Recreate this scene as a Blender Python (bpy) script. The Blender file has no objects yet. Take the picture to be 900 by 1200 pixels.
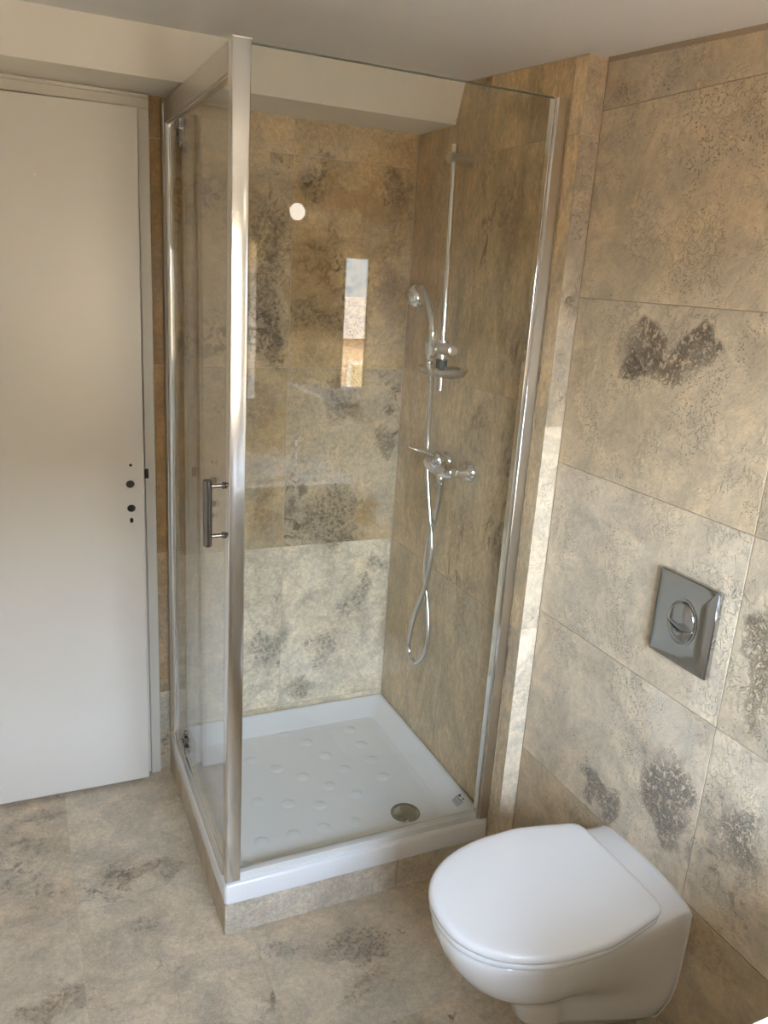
import bpy, bmesh, math, random
from mathutils import Vector, Matrix
random.seed(7)
S = bpy.context.scene
COL = S.collection
PI = math.pi

# ------------------------------------------------------------------ camera
cam_d = bpy.data.cameras.new('camera')
cam = bpy.data.objects.new('camera', cam_d); COL.objects.link(cam)
MR = [[0.9104509727781792, 0.06184963757715837, -0.4089665615901152],
      [-0.4090034652193788, 0.2818922786600595, -0.8679014394909019],
      [0.061605126457200794, 0.9574504507092853, 0.2819458154163292]]
m4 = Matrix(MR).to_4x4(); m4.translation = Vector((-1.21788471, -2.50672152, 1.70251572))
cam.matrix_world = m4
cam_d.sensor_fit = 'VERTICAL'; cam_d.sensor_height = 24.0
cam_d.lens = 24.0 * 942.53 / 1200.0
cam_d.clip_start = 0.02
S.camera = cam

# ------------------------------------------------------------------ world, light, exposure
SKY_STRENGTH = 62.0
W = bpy.data.worlds.new('sky'); S.world = W; W.use_nodes = True
wn = W.node_tree; wn.nodes.clear()
def _n(tree, t, **k):
    n = tree.nodes.new(t)
    for a, b in k.items(): setattr(n, a, b)
    return n
tc = _n(wn, 'ShaderNodeTexCoord'); sep = _n(wn, 'ShaderNodeSeparateXYZ')
wn.links.new(tc.outputs['Generated'], sep.inputs[0])
cr = _n(wn, 'ShaderNodeValToRGB')
mr = _n(wn, 'ShaderNodeMapRange'); mr.inputs['From Min'].default_value = -1; mr.inputs['From Max'].default_value = 1
wn.links.new(sep.outputs['Z'], mr.inputs['Value']); wn.links.new(mr.outputs[0], cr.inputs[0])
els = cr.color_ramp.elements
els[0].position = 0.0; els[0].color = (0.22, 0.165, 0.09, 1)
els[1].position = 1.0; els[1].color = (0.48, 0.68, 1.0, 1)
for p, c in ((0.46, (0.25, 0.185, 0.10, 1)), (0.505, (0.78, 0.91, 1.0, 1)), (0.62, (0.70, 0.83, 1.0, 1))):
    e = els.new(p); e.color = c
bg = _n(wn, 'ShaderNodeBackground'); bg.inputs['Strength'].default_value = SKY_STRENGTH
wo = _n(wn, 'ShaderNodeOutputWorld')
wn.links.new(cr.outputs[0], bg.inputs['Color']); wn.links.new(bg.outputs[0], wo.inputs['Surface'])

WX0, WX1, WZ0, WZ1 = -1.12, -0.174, 1.083, 1.818      # the window opening
YF = -2.80                                            # wall with the window
pl = bpy.data.lights.new('window_portal', 'AREA'); pl.shape = 'RECTANGLE'
pl.size = WX1 - WX0; pl.size_y = WZ1 - WZ0
pl.cycles.is_portal = True
plo = bpy.data.objects.new('window_portal', pl); COL.objects.link(plo)
plo.location = ((WX0 + WX1) / 2, YF - 0.23, (WZ0 + WZ1) / 2); plo.rotation_euler = (PI / 2, 0, 0)

# sun added to light the cream house wall as a warm bounce; it comes from behind this house and does not enter the room
sun = bpy.data.lights.new('sun', 'SUN'); sun.energy = 92.0; sun.color = (1.0, 0.82, 0.54); sun.angle = math.radians(0.6)
suno = bpy.data.objects.new('sun', sun); COL.objects.link(suno)
suno.rotation_euler = (math.radians(-58), 0, math.radians(20))

S.view_settings.view_transform = 'Standard'; S.view_settings.look = 'None'
S.view_settings.gamma = 1.0; S.view_settings.use_curve_mapping = False
S.view_settings.exposure = 0.15
cy = S.cycles
cy.max_bounces = 14; cy.diffuse_bounces = 8; cy.glossy_bounces = 8; cy.transparent_max_bounces = 24
cy.transmission_bounces = 8; cy.sample_clamp_indirect = 6.0; cy.caustics_reflective = False; cy.caustics_refractive = False
cy.use_denoising = True

# ------------------------------------------------------------------ helpers
def tag(o, label=None, cat=None, group=None, kind=None):
    if label: o['label'] = label
    if cat: o['category'] = cat
    if group: o['group'] = group
    if kind: o['kind'] = kind
    return o
def empty(name, loc, label=None, cat=None, group=None):
    o = bpy.data.objects.new(name, None); COL.objects.link(o); o.location = loc
    o.empty_display_size = 0.05
    return tag(o, label, cat, group)
def obj(name, bm, mats, parent=None, smooth=False, bevel=0, seg=2, subd=0, auto=None):
    me = bpy.data.meshes.new(name)
    bmesh.ops.recalc_face_normals(bm, faces=bm.faces[:])
    bm.to_mesh(me); bm.free()
    if not isinstance(mats, (list, tuple)): mats = [mats]
    for m in mats: me.materials.append(m)
    o = bpy.data.objects.new(name, me); COL.objects.link(o)
    if smooth:
        for p in me.polygons: p.use_smooth = True
    if bevel:
        b = o.modifiers.new('bevel', 'BEVEL'); b.width = bevel; b.segments = seg; b.limit_method = 'ANGLE'
        b.angle_limit = math.radians(40)
        for p in me.polygons: p.use_smooth = True
        b.harden_normals = True
    if subd:
        s = o.modifiers.new('sub', 'SUBSURF'); s.levels = subd; s.render_levels = subd
    if parent is not None:
        o.parent = parent
        off = Vector((0, 0, 0)); r = parent
        while r is not None: off += Vector(r.location); r = r.parent
        o.location = -off
    return o
def box(bm, x0, x1, y0, y1, z0, z1, mi=0):
    vs = [bm.verts.new((x, y, z)) for z in (z0, z1) for y in (y0, y1) for x in (x0, x1)]
    for f in ((0, 2, 3, 1), (4, 5, 7, 6), (0, 1, 5, 4), (2, 6, 7, 3), (0, 4, 6, 2), (1, 3, 7, 5)):
        bm.faces.new([vs[i] for i in f]).material_index = mi
    return vs
def B(*a):
    bm = bmesh.new()
    box(bm, *a); return bm
def frames(path):
    P = [Vector(p) for p in path]; n = len(P); T = []
    for i in range(n):
        T.append((P[min(i + 1, n - 1)] - P[max(i - 1, 0)]).normalized())
    u = T[0].orthogonal().normalized(); out = []
    for i in range(n):
        u = (u - T[i] * u.dot(T[i])).normalized()
        out.append((P[i], u.copy(), T[i].cross(u).normalized()))
    return out
def tube(bm, path, r, seg=16, cap=True, sy=1.0):
    rr = r if isinstance(r, (list, tuple)) else [r] * len(path)
    rings = []
    for (p, u, v), q in zip(frames(path), rr):
        rings.append([bm.verts.new(p + u * math.cos(2 * PI * k / seg) * q + v * math.sin(2 * PI * k / seg) * q * sy) for k in range(seg)])
    for a, b in zip(rings, rings[1:]):
        for k in range(seg): bm.faces.new((a[k], a[(k + 1) % seg], b[(k + 1) % seg], b[k]))
    if cap: bm.faces.new(rings[0]); bm.faces.new(rings[-1][::-1])
    return rings
def cyl(bm, a, b, r, seg=24): return tube(bm, [a, b], r, seg)
def loft(bm, rings, cap0=True, cap1=True, mi=0):
    R_ = [[bm.verts.new(p) for p in r] for r in rings]; n = len(R_[0])
    for a, b in zip(R_, R_[1:]):
        for k in range(n): bm.faces.new((a[k], a[(k + 1) % n], b[(k + 1) % n], b[k])).material_index = mi
    if cap0: bm.faces.new(R_[0]).material_index = mi
    if cap1: bm.faces.new(R_[-1][::-1]).material_index = mi
    return R_
def catmull(pts, n=8, closed=False):
    P = [Vector(p) for p in pts]; out = []; N = len(P)
    rng = range(N) if closed else range(N - 1)
    for i in rng:
        g = (lambda j: P[j % N]) if closed else (lambda j: P[max(0, min(N - 1, j))])
        a, b, c, d = g(i - 1), g(i), g(i + 1), g(i + 2)
        for k in range(n):
            t = k / n
            out.append(0.5 * ((2 * b) + (-a + c) * t + (2 * a - 5 * b + 4 * c - d) * t * t + (-a + 3 * b - 3 * c + d) * t ** 3))
    if not closed: out.append(P[-1])
    return out

# ------------------------------------------------------------------ materials
class NT:
    def __init__(s, name):
        s.m = bpy.data.materials.new(name); s.m.use_nodes = True; s.t = s.m.node_tree; s.t.nodes.clear()
        s.out = s.t.nodes.new('ShaderNodeOutputMaterial')
    def n(s, t, **k): return _n(s.t, t, **k)
    def l(s, a, b): s.t.links.new(a, b)
    def put(s, v, sock):
        if hasattr(v, 'is_output'): s.l(v, sock)
        else: sock.default_value = v
    def math(s, op, a, b=0.0, clamp=False):
        n = s.n('ShaderNodeMath', operation=op); n.use_clamp = clamp
        s.put(a, n.inputs[0]); s.put(b, n.inputs[1]); return n.outputs[0]
    def vmath(s, op, a, b=(0, 0, 0)):
        n = s.n('ShaderNodeVectorMath', operation=op); s.put(a, n.inputs[0]); s.put(b, n.inputs[1])
        return n.outputs['Value'] if op in ('LENGTH', 'DISTANCE') else n.outputs['Vector']
    def noise(s, vec, scale, detail=4, rough=0.55, dist=0.0):
        n = s.n('ShaderNodeTexNoise'); s.put(vec, n.inputs['Vector'])
        n.inputs['Scale'].default_value = scale; n.inputs['Detail'].default_value = detail
        n.inputs['Roughness'].default_value = rough; n.inputs['Distortion'].default_value = dist
        return n.outputs['Fac']
    def mr(s, v, a, b, c=0.0, d=1.0):
        n = s.n('ShaderNodeMapRange'); n.interpolation_type = 'SMOOTHSTEP'
        s.put(v, n.inputs['Value'])
        for k, q in zip(('From Min', 'From Max', 'To Min', 'To Max'), (a, b, c, d)): s.put(q, n.inputs[k])
        return n.outputs[0]
    def mix(s, f, a, b, mode='MIX'):
        n = s.n('ShaderNodeMix', data_type='RGBA', blend_type=mode)
        s.put(f, n.inputs[0])
        for v, k in ((a, 6), (b, 7)):
            if isinstance(v, tuple) and len(v) == 3: v = v + (1,)
            s.put(v, n.inputs[k])
        return n.outputs[2]
    def bsdf(s, color, rough=0.5, metal=0.0, bump=None, bstr=0.2, bdist=0.002, coat=0.0, spec=None):
        p = s.n('ShaderNodeBsdfPrincipled')
        if isinstance(color, tuple) and len(color) == 3: color = color + (1,)
        s.put(color, p.inputs['Base Color']); s.put(rough, p.inputs['Roughness']); s.put(metal, p.inputs['Metallic'])
        p.inputs['Coat Weight'].default_value = coat; p.inputs['Coat Roughness'].default_value = 0.05
        if spec is not None: p.inputs['Specular IOR Level'].default_value = spec
        if bump is not None:
            b = s.n('ShaderNodeBump'); b.inputs['Strength'].default_value = bstr; b.inputs['Distance'].default_value = bdist
            s.l(bump, b.inputs['Height']); s.l(b.outputs[0], p.inputs['Normal'])
        s.l(p.outputs[0], s.out.inputs['Surface']); return s.m

def mat_plain(name, color, rough=0.5, metal=0.0, bscale=None, bstr=0.1, coat=0.0, var=0.04, vscale=4, spec=None):
    t = NT(name); c = t.n('ShaderNodeTexCoord').outputs['Object']
    nz = t.noise(c, vscale, 3)
    dark = tuple(v * (1 - var) for v in color); lite = tuple(min(1, v * (1 + var)) for v in color)
    col = t.mix(nz, dark, lite)
    bump = t.noise(c, bscale, 4) if bscale else None
    return t.bsdf(col, rough, metal, bump, bstr, 0.001, coat, spec)

def mat_stone(name, stains=(), rough=0.38, mott=1.0, warm=(0.50, 0.365, 0.215), cool=(0.58, 0.50, 0.39),
              dark=(0.13, 0.085, 0.045), bump=0.5, pit=1.0, stretch=(1, 1, 1), grain_amt=1.0, var=0.22, relief=1.0):
    """travertine: the tile attribute carries warm / mottle / offset / brightness of each slab"""
    t = NT(name)
    c0 = t.n('ShaderNodeTexCoord').outputs['Object']
    at = t.n('ShaderNodeAttribute'); at.attribute_name = 'tile'
    sp = t.n('ShaderNodeSeparateColor'); t.l(at.outputs['Color'], sp.inputs[0])
    wv, mv, ov = sp.outputs[0], sp.outputs[1], sp.outputs[2]; bv = at.outputs['Alpha']
    off = t.n('ShaderNodeCombineXYZ')
    t.l(t.math('MULTIPLY', ov, 41.0), off.inputs[0]); t.l(t.math('MULTIPLY', ov, 67.0), off.inputs[1]); t.l(t.math('MULTIPLY', ov, 23.0), off.inputs[2])
    c = t.vmath('ADD', t.vmath('MULTIPLY', c0, stretch), off.outputs[0])
    big = t.noise(c, 2.6, 5, 0.55, 0.6)
    mid = t.noise(c, 9.0, 7, 0.65, 0.8)
    fine = t.noise(c, 70.0, 5, 0.7)
    vfine = t.noise(c, 210.0, 4, 0.75)
    wf = t.math('ADD', t.mr(big, 0.32, 0.68, -var, var), wv)
    wf = t.math('ADD', wf, t.mr(mid, 0.3, 0.7, -0.15, 0.15), True)
    col = t.mix(wf, cool, warm)
    # pale and dark cloudiness
    cl = t.mr(mid, 0.30, 0.72, 0.74, 1.18)
    hv = t.n('ShaderNodeHueSaturation'); t.l(col, hv.inputs['Color']); t.l(cl, hv.inputs['Value']); col = hv.outputs[0]
    hv = t.n('ShaderNodeHueSaturation'); t.l(col, hv.inputs['Color']); t.l(t.mr(bv, 0, 1, 0.55, 1.45), hv.inputs['Value']); col = hv.outputs[0]
    ga = grain_amt; sg = t.math('MULTIPLY', t.mr(fine, 0.25, 0.75, 1 - .20 * ga, 1 + .20 * ga), t.mr(vfine, 0.3, 0.7, 1 - .14 * ga, 1 + .14 * ga))
    hv = t.n('ShaderNodeHueSaturation'); t.l(col, hv.inputs['Color']); t.l(sg, hv.inputs['Value']); col = hv.outputs[0]
    # dark mottled veins
    patch = t.noise(c, 3.6, 3, 0.5, 0.3)
    thr = t.math('SUBTRACT', 0.78, t.math('MULTIPLY', mv, 0.36))
    pm = t.mr(t.math('SUBTRACT', patch, thr), -0.08, 0.14)
    grain = t.noise(c, 30.0, 10, 0.8, 0.8)
    gm = t.mr(t.math('ADD', grain, t.math('MULTIPLY', pm, 0.09)), 0.57, 0.64)
    vm = t.math('MULTIPLY', t.math('MULTIPLY', pm, t.math('ADD', t.math('MULTIPLY', gm, 0.85), 0.12)), 0.95 * mott)
    col = t.mix(vm, col, dark)
    # hairline wavy veins
    vn = t.noise(t.vmath('ADD', c, (3, 7, 1)), 3.2, 6, 0.6, 1.6)
    vl = t.mr(t.math('ABSOLUTE', t.math('SUBTRACT', vn, 0.5)), 0.0, 0.018, 1.0, 0.0)
    col = t.mix(t.math('MULTIPLY', t.math('MULTIPLY', vl, mv), 0.35), col, tuple(v * 1.6 for v in dark))
    pits = t.mr(grain, 0.50, 0.66)
    hgt = t.math('MULTIPLY', mid, 0.5)
    # placed marks of the stone
    warp = t.n('ShaderNodeTexNoise'); t.l(c0, warp.inputs['Vector']); warp.inputs['Scale'].default_value = 9.0; warp.inputs['Detail'].default_value = 5.0
    wofs = t.vmath('MULTIPLY', t.vmath('SUBTRACT', warp.outputs['Color'], (0.5, 0.5, 0.5)), (0.27, 0.27, 0.27))
    cw = t.vmath('ADD', c0, wofs)
    g2 = t.noise(c0, 75.0, 8, 0.8, 0.5); gspk = t.mr(g2, 0.46, 0.56)
    stm = None
    for (p, r, colr, amt, speck) in stains:
        d = t.vmath('LENGTH', t.vmath('DIVIDE', t.vmath('SUBTRACT', cw, tuple(p)), tuple(r)))
        m = t.mr(d, 0.45, 1.15, 1.0, 0.0)
        if speck: m2 = t.math('MULTIPLY', t.math('MULTIPLY', m, 2.2, True), t.math('ADD', t.math('MULTIPLY', t.mr(t.math('ADD', g2, t.math('MULTIPLY', m, 0.085)), 0.565, 0.63), speck), t.math('MULTIPLY', m, (1 - speck))))
        else: m2 = m
        col = t.mix(t.math('MULTIPLY', m2, amt), col, colr)
        if speck > 0.6: stm = m if stm is None else t.math('MAXIMUM', stm, m)
    vo = t.n('ShaderNodeTexVoronoi'); vo.inputs['Scale'].default_value = 95.0; t.l(t.vmath('ADD', c, wofs), vo.inputs['Vector'])
    hole = t.mr(vo.outputs['Distance'], 0.10, 0.34, 1.0, 0.0)
    hm = t.mr(t.noise(c, 6.0, 3), 0.50, 0.64)
    hole = t.math('MULTIPLY', hole, hm)
    col = t.mix(t.math('MULTIPLY', hole, 0.16 * pit), col, tuple(v * 1.5 for v in dark))
    h = t.math('ADD', hgt, t.math('MULTIPLY', fine, 0.35))
    h = t.math('ADD', h, t.math('MULTIPLY', vfine, 0.10))
    h = t.math('SUBTRACT', h, t.math('MULTIPLY', hole, 0.5 * pit))
    h = t.math('SUBTRACT', h, t.math('MULTIPLY', t.math('MULTIPLY', pm, pits), 0.5))
    if stm is not None: h = t.math('SUBTRACT', h, t.math('MULTIPLY', t.math('MULTIPLY', stm, gspk), 0.8))
    rl = t.noise(c, 60.0, 4, 0.6, 1.0)
    rm = t.mr(t.noise(t.vmath('ADD', c, (5, 2, 9)), 7.0, 3, 0.6), 0.44, 0.60)
    h = t.math('ADD', h, t.math('MULTIPLY', t.math('MULTIPLY', t.mr(rl, 0.48, 0.60), rm), 0.36 * relief))
    rg = t.mr(fine, 0.3, 0.7, rough - 0.06, rough + 0.10)
    return t.bsdf(col, rg, 0, h, bump, 0.005)

DK = (0.11, 0.07, 0.035); DB = (0.15, 0.09, 0.04); OC = (0.36, 0.20, 0.05); GR = (0.17, 0.155, 0.14); PALE = (0.60, 0.55, 0.46); BR = (0.25, 0.15, 0.075)
ST_BACK = [((-0.20, 0, 1.93), (0.20, .2, 0.07), OC, .62, .3), ((-0.07, 0, 1.98), (0.06, .2, 0.09), DK, .6, .8),
           ((-0.33, 0, 1.60), (0.10, .2, 0.24), OC, .60, .3), ((-0.28, 0, 1.55), (0.15, .2, 0.07), DK, .70, .85),
           ((-0.49, 0, 1.70), (0.06, .2, 0.30), DK, .65, .85), ((-0.46, 0, 1.51), (0.05, .2, 0.12), DK, .7, .85),
           ((-0.07, 0, 1.74), (0.06, .2, 0.22), BR, .6, .8), ((-0.21, 0, 1.31), (0.08, .2, 0.11), DK, .7, .85),
           ((-0.25, 0, 0.89), (0.12, .2, 0.12), DK, .65, .9), ((-0.11, 0, 0.88), (0.07, .2, 0.07), OC, .75, .5),
           ((-0.48, 0, 0.92), (0.07, .2, 0.11), BR, .6, .7), ((-0.05, 0, 1.15), (0.03, .2, 0.05), DK, .6, .8),
           ((-0.05, 0, 0.71), (0.045, .2, 0.07), GR, .6, .9), ((-0.10, 0, 0.61), (0.045, .2, 0.06), GR, .65, .9), ((-0.16, 0, 0.52), (0.05, .2, 0.06), GR, .65, .9),
           ((-0.22, 0, 0.43), (0.06, .2, 0.05), GR, .7, .9), ((-0.28, 0, 0.37), (0.06, .2, 0.05), GR, .6, .9), ((-0.34, 0, 0.25), (0.06, .2, 0.06), (.2, .15, .11), .65, .9),
           ((-0.47, 0, 0.42), (0.07, .2, 0.12), GR, .6, .9), ((-0.34, 0, 1.98), (0.08, .2, 0.04), DK, .7, .8),
            ((-0.31, 0, 1.80), (0.05, .2, 0.08), DK, .4, .8),
           ((-0.5, 0, 1.28), (0.05, .2, 0.1), BR, .4, .7)]
ST_RIGHT = [((0, -0.14, 1.64), (.2, 0.10, 0.20), OC, .45, .5), ((0, -0.51, 1.33), (.2, 0.11, 0.07), BR, .65, .8),
            ((0, -0.48, 0.97), (.2, 0.09, 0.10), BR, .45, .8), ((0, -0.60, 1.84), (.2, 0.10, 0.15), BR, .5, .6),
            ((0, -0.62, 2.12), (.2, 0.14, 0.05), BR, .45, .5), ((0, -0.52, 0.74), (.2, 0.05, 0.14), BR, .45, .8),
            ((0, -0.10, 1.9), (.2, 0.10, 0.2), BR, .35, .6),
            ((.053, -1.075, 1.53), (.1, 0.062, 0.045), DB, .85, .85), ((.053, -1.13, 1.595), (.1, 0.06, 0.028), DB, .7, .9),
            ((.053, -1.235, 1.60), (.1, 0.085, 0.038), DB, .75, .9), ((.053, -1.16, 1.575), (.1, 0.055, 0.03), DB, .7, .9), ((.053, -1.17, 1.57), (.1, .14, .06), BR, .35, .9),
            ((.053, -1.37, 0.62), (.1, 0.09, 0.12), GR, .65, .9), ((.053, -1.18, 0.50), (.1, 0.08, 0.05), GR, .35, .9),
            ((.053, -1.58, 0.66), (.1, 0.08, 0.08), GR, .35, .9), ((.053, -1.56, 0.36), (.1, 0.12, 0.05), BR, .5, .6),
            ((.053, -0.92, 2.14), (.1, 0.10, 0.05), BR, .35, .4), ((.053, -1.55, 1.05), (.1, 0.05, 0.16), BR, .45, .8),
            ((.053, -1.07, 0.35), (.1, 0.16, 0.07), BR, .55, .6), ((.053, -1.36, 0.79), (.1, 0.10, 0.05), PALE, .5, 0),
            ((.053, -0.87, 1.55), (.1, 0.03, 0.14), BR, .2, .5)]
ST_FLOOR = [((-0.97, -0.50, 0), (0.15, 0.05, .2), (0.20, .14, .10), .65, .7), ((-1.23, -0.87, 0), (0.13, 0.06, .2), (0.19, .12, .075), .75, .6),
            ((-0.47, -0.97, 0), (0.12, 0.08, .2), (0.17, .125, .09), .7, .85), ((-1.25, -0.13, 0), (0.12, 0.02, .2), GR, .55, .8),
            ((-1.00, -0.72, 0), (0.07, 0.03, .2), GR, .5, .9), ((-0.78, -1.04, 0), (0.07, 0.04, .2), GR, .4, .9),
            ((-0.36, -1.23, 0), (0.025, 0.016, .2), DK, .8, .6), ((-0.50, -1.09, 0), (0.10, 0.04, .2), BR, .5, .9),
            ((-0.66, -0.90, 0), (0.10, 0.03, .2), GR, .5, .9)]
M_back = mat_stone('stone_back', ST_BACK, rough=0.42, warm=(0.50, 0.355, 0.18), cool=(0.62, 0.54, 0.41))
M_right = mat_stone('stone_right', ST_RIGHT, rough=0.42, bump=1.0, grain_amt=0.5, var=0.16, relief=0.9, warm=(0.52, 0.405, 0.255), cool=(0.59, 0.51, 0.395))
M_mixer = mat_stone('stone_mixer', ST_RIGHT[:7], rough=0.42, bump=0.5, warm=(0.51, 0.37, 0.20), cool=(0.60, 0.50, 0.35), var=0.16, stretch=(1, 1, .5))
M_floor = mat_stone('stone_floor', ST_FLOOR, grain_amt=0.75, rough=0.36, warm=(0.49, 0.385, 0.265), cool=(0.58, 0.51, 0.40), dark=(0.17, .13, .095), bump=0.4)
M_plinth = mat_stone('stone_plinth', (), rough=0.4, warm=(0.44, 0.34, 0.22), cool=(0.52, 0.47, 0.39))
M_grout = mat_plain('grout', (0.55, 0.46, 0.35), 0.9, bscale=200)
M_groutd = mat_plain('grout_dark', (0.36, 0.28, 0.19), 0.9, bscale=200)
M_paint = mat_plain('white_wall_paint', (0.79, 0.74, 0.66), 0.6, bscale=60, bstr=0.05)
M_ceil = mat_plain('ceiling_paint', (0.80, 0.79, 0.77), 0.8, bscale=50, bstr=0.05, var=0.02)
M_door = mat_plain('door_paint', (0.67, 0.635, 0.58), 0.32, bscale=18, bstr=0.04, var=0.015)
M_trim = mat_plain('trim_paint', (0.64, 0.60, 0.53), 0.38, bscale=40, bstr=0.08)
M_cer = mat_plain('white_ceramic', (0.83, 0.84, 0.86), 0.10, coat=0.4, var=0.01)
M_seat = mat_plain('white_seat_plastic', (0.86, 0.87, 0.89), 0.22, coat=0.2, var=0.01)
M_tray = mat_plain('white_tray_enamel', (0.80, 0.81, 0.82), 0.20, coat=0.2, var=0.015)
M_chrome = mat_plain('chrome', (0.80, 0.80, 0.80), 0.06, 1.0, var=0.02)
M_chromed = mat_plain('dark_chrome', (0.23, 0.215, 0.20), 0.12, 1.0, var=0.02)
M_alu = mat_plain('polished_aluminium', (0.78, 0.77, 0.75), 0.16, 1.0, var=0.03)
M_sat = mat_plain('satin_aluminium', (0.66, 0.63, 0.59), 0.28, 1.0, var=0.03)
M_hose = mat_plain('hose_metal', (0.72, 0.72, 0.72), 0.18, 1.0, var=0.02)
M_black = mat_plain('black_and_hole_shade', (0.012, 0.011, 0.01), 0.7)  # black of small fittings, and of the shade inside the lock holes
M_sil = mat_plain('silicone', (0.70, 0.69, 0.66), 0.4)
M_vent = mat_plain('vent_white', (0.82, 0.82, 0.80), 0.35)
M_wood = mat_plain('cabinet_white', (0.74, 0.73, 0.70), 0.35)
M_print = mat_plain('black_print', (0.03, 0.03, 0.03), 0.5)
M_stick = mat_plain('sticker_film', (0.72, 0.72, 0.70), 0.3)

def mat_glass(name, tint, ior=1.5, rough=0.0):
    t = NT(name)
    g = t.n('ShaderNodeNewGeometry')
    bf = t.math('ADD', t.math('MULTIPLY', g.outputs['Backfacing'], 1 / ior - ior), ior)
    fr = t.n('ShaderNodeFresnel'); t.l(bf, fr.inputs['IOR'])
    tr = t.n('ShaderNodeBsdfTransparent'); tr.inputs[0].default_value = tint + (1,)
    gl = t.n('ShaderNodeBsdfGlossy'); gl.inputs['Roughness'].default_value = rough
    mx = t.n('ShaderNodeMixShader'); t.l(fr.outputs[0], mx.inputs[0]); t.l(tr.outputs[0], mx.inputs[1]); t.l(gl.outputs[0], mx.inputs[2])
    t.l(mx.outputs[0], t.out.inputs['Surface']); return t.m
M_glass = mat_glass('shower_glass', (0.985, 0.995, 0.99), 1.56)
M_wglass = mat_glass('window_glass', (0.99, 0.99, 0.99))
M_dish = mat_glass('clear_plastic', (0.97, 0.97, 0.96), 1.6, 0.2)
t = NT('mirror'); M_mirror = t.bsdf((0.9, 0.91, 0.9), 0.0, 1.0)
def mat_brick():
    t = NT('brick'); c = t.n('ShaderNodeTexCoord').outputs['Object']
    rot = t.n('ShaderNodeMapping'); t.l(c, rot.inputs[0]); rot.inputs['Rotation'].default_value = (PI / 2, 0, 0)
    b = t.n('ShaderNodeTexBrick'); t.l(rot.outputs[0], b.inputs['Vector']); b.inputs['Scale'].default_value = 4.5
    b.inputs['Color1'].default_value = (0.30, 0.20, 0.12, 1); b.inputs['Color2'].default_value = (0.25, 0.15, 0.09, 1)
    b.inputs['Mortar'].default_value = (0.5, 0.45, 0.38, 1)
    return t.bsdf(b.outputs[0], 0.9)
M_brick = mat_brick()
M_rooft = mat_plain('roof_tile', (0.36, 0.27, 0.20), 0.9, bscale=20)

# ------------------------------------------------------------------ room shell
def HC(y): return 2.21 + 0.0634 * (y + 0.8)            # ceiling height
XR = 0.0527                                           # toilet wall plane
XL = -1.85                                            # left wall
YC = -0.8464                                          # jog

def tiles(bm, lay, origin, U, V, N, us, vs, props, gap=0.0018, th=0.0018, top=None, mi=0):
    """rows of slabs as raised, separate islands on a grout bed"""
    O, U, V, N = map(Vector, (origin, U, V, N))
    for i in range(len(us) - 1):
        for j in range(len(vs) - 1):
            a, b, c, d = us[i] + gap / 2, us[i + 1] - gap / 2, vs[j] + gap / 2, vs[j + 1] - gap / 2
            if b - a < 0.003 or d - c < 0.003: continue
            key = props(i, j, (a + b) / 2, (c + d) / 2)
            e = 0.0012
            tl = min(d, top(a)) if top else d; tr_ = min(d, top(b)) if top else d
            if min(tl, tr_) - c < 0.003: continue
            q0 = [O + U * u + V * v for u, v in ((a, c), (b, c), (b, tr_), (a, tl))]
            q1 = [O + U * u + V * v + N * (th - e * .4) for u, v in ((a, c), (b, c), (b, tr_), (a, tl))]
            q2 = [O + U * u + V * v + N * th for u, v in ((a + e, c + e), (b - e, c + e), (b - e, tr_ - e), (a + e, tl - e))]
            R_ = [[bm.verts.new(p) for p in q] for q in (q0, q1, q2)]
            fs = []
            for r0, r1 in zip(R_, R_[1:]):
                for k in range(4): fs.append(bm.faces.new((r0[k], r0[(k + 1) % 4], r1[(k + 1) % 4], r1[k])))
            fs.append(bm.faces.new(R_[2]))
            for f in fs:
                f.material_index = mi
                for lp in f.loops: lp[lay] = key
def tile_bm():
    bm = bmesh.new(); lay = bm.loops.layers.float_color.new('tile'); return bm, lay
def rnd(a, b): return random.uniform(a, b)

# back wall (shower wall, strip beside it, wall around the door)
bm, lay = tile_bm()
T = 0.003
box(bm, -0.838, 0.25, -0.0005 + T, 0.20, 0, 2.40, 1)
box(bm, XL - .2, -0.838, 0.0, 0.20, 0, 2.40, 2)
PB = {(0, 4): (.8, .35, .31, .60), (1, 4): (.8, .3, .62, .60),
      (0, 3): (.8, .72, .17, .56), (1, 3): (.9, .68, .83, .60),
      (0, 2): (.75, .60, .45, .50), (1, 2): (.65, .66, .72, .48),
      (0, 1): (.10, .55, .29, .62), (1, 1): (.0, .30, .56, .68),
      (0, 0): (.15, .5, .9, .6), (1, 0): (.1, .4, .36, .62)}
def pb(i, j, u, v): return PB.get((i, j), (.5, .5, rnd(0, 1), .5))
tiles(bm, lay, (0, T, 0), (1, 0, 0), (0, 0, 1), (0, -1, 0), [-0.793, -0.410, 0.0], [0, 0.175, 0.787, 1.397, 2.033, 2.40], pb)
def ps(i, j, u, v):
    return ((.3, .3, .2, .62), (.6, .5, .44, .55), (1.0, .1, .7, .47), (1.0, .1, .33, .42), (1.0, .3, .9, .35))[min(j, 4)]
tiles(bm, lay, (0, T, 0), (1, 0, 0), (0, 0, 1), (0, -1, 0), [-0.838, -0.795], [0, 0.30, 0.80, 1.40, 2.03, 2.40], ps, mi=3)
M_strip = mat_stone('stone_strip', (), rough=0.5, warm=(0.40, 0.235, 0.085), cool=(0.56, 0.49, 0.38))
tag(obj('wall_back', bm, [M_back, M_grout, M_paint, M_strip]), kind='structure')

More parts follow.
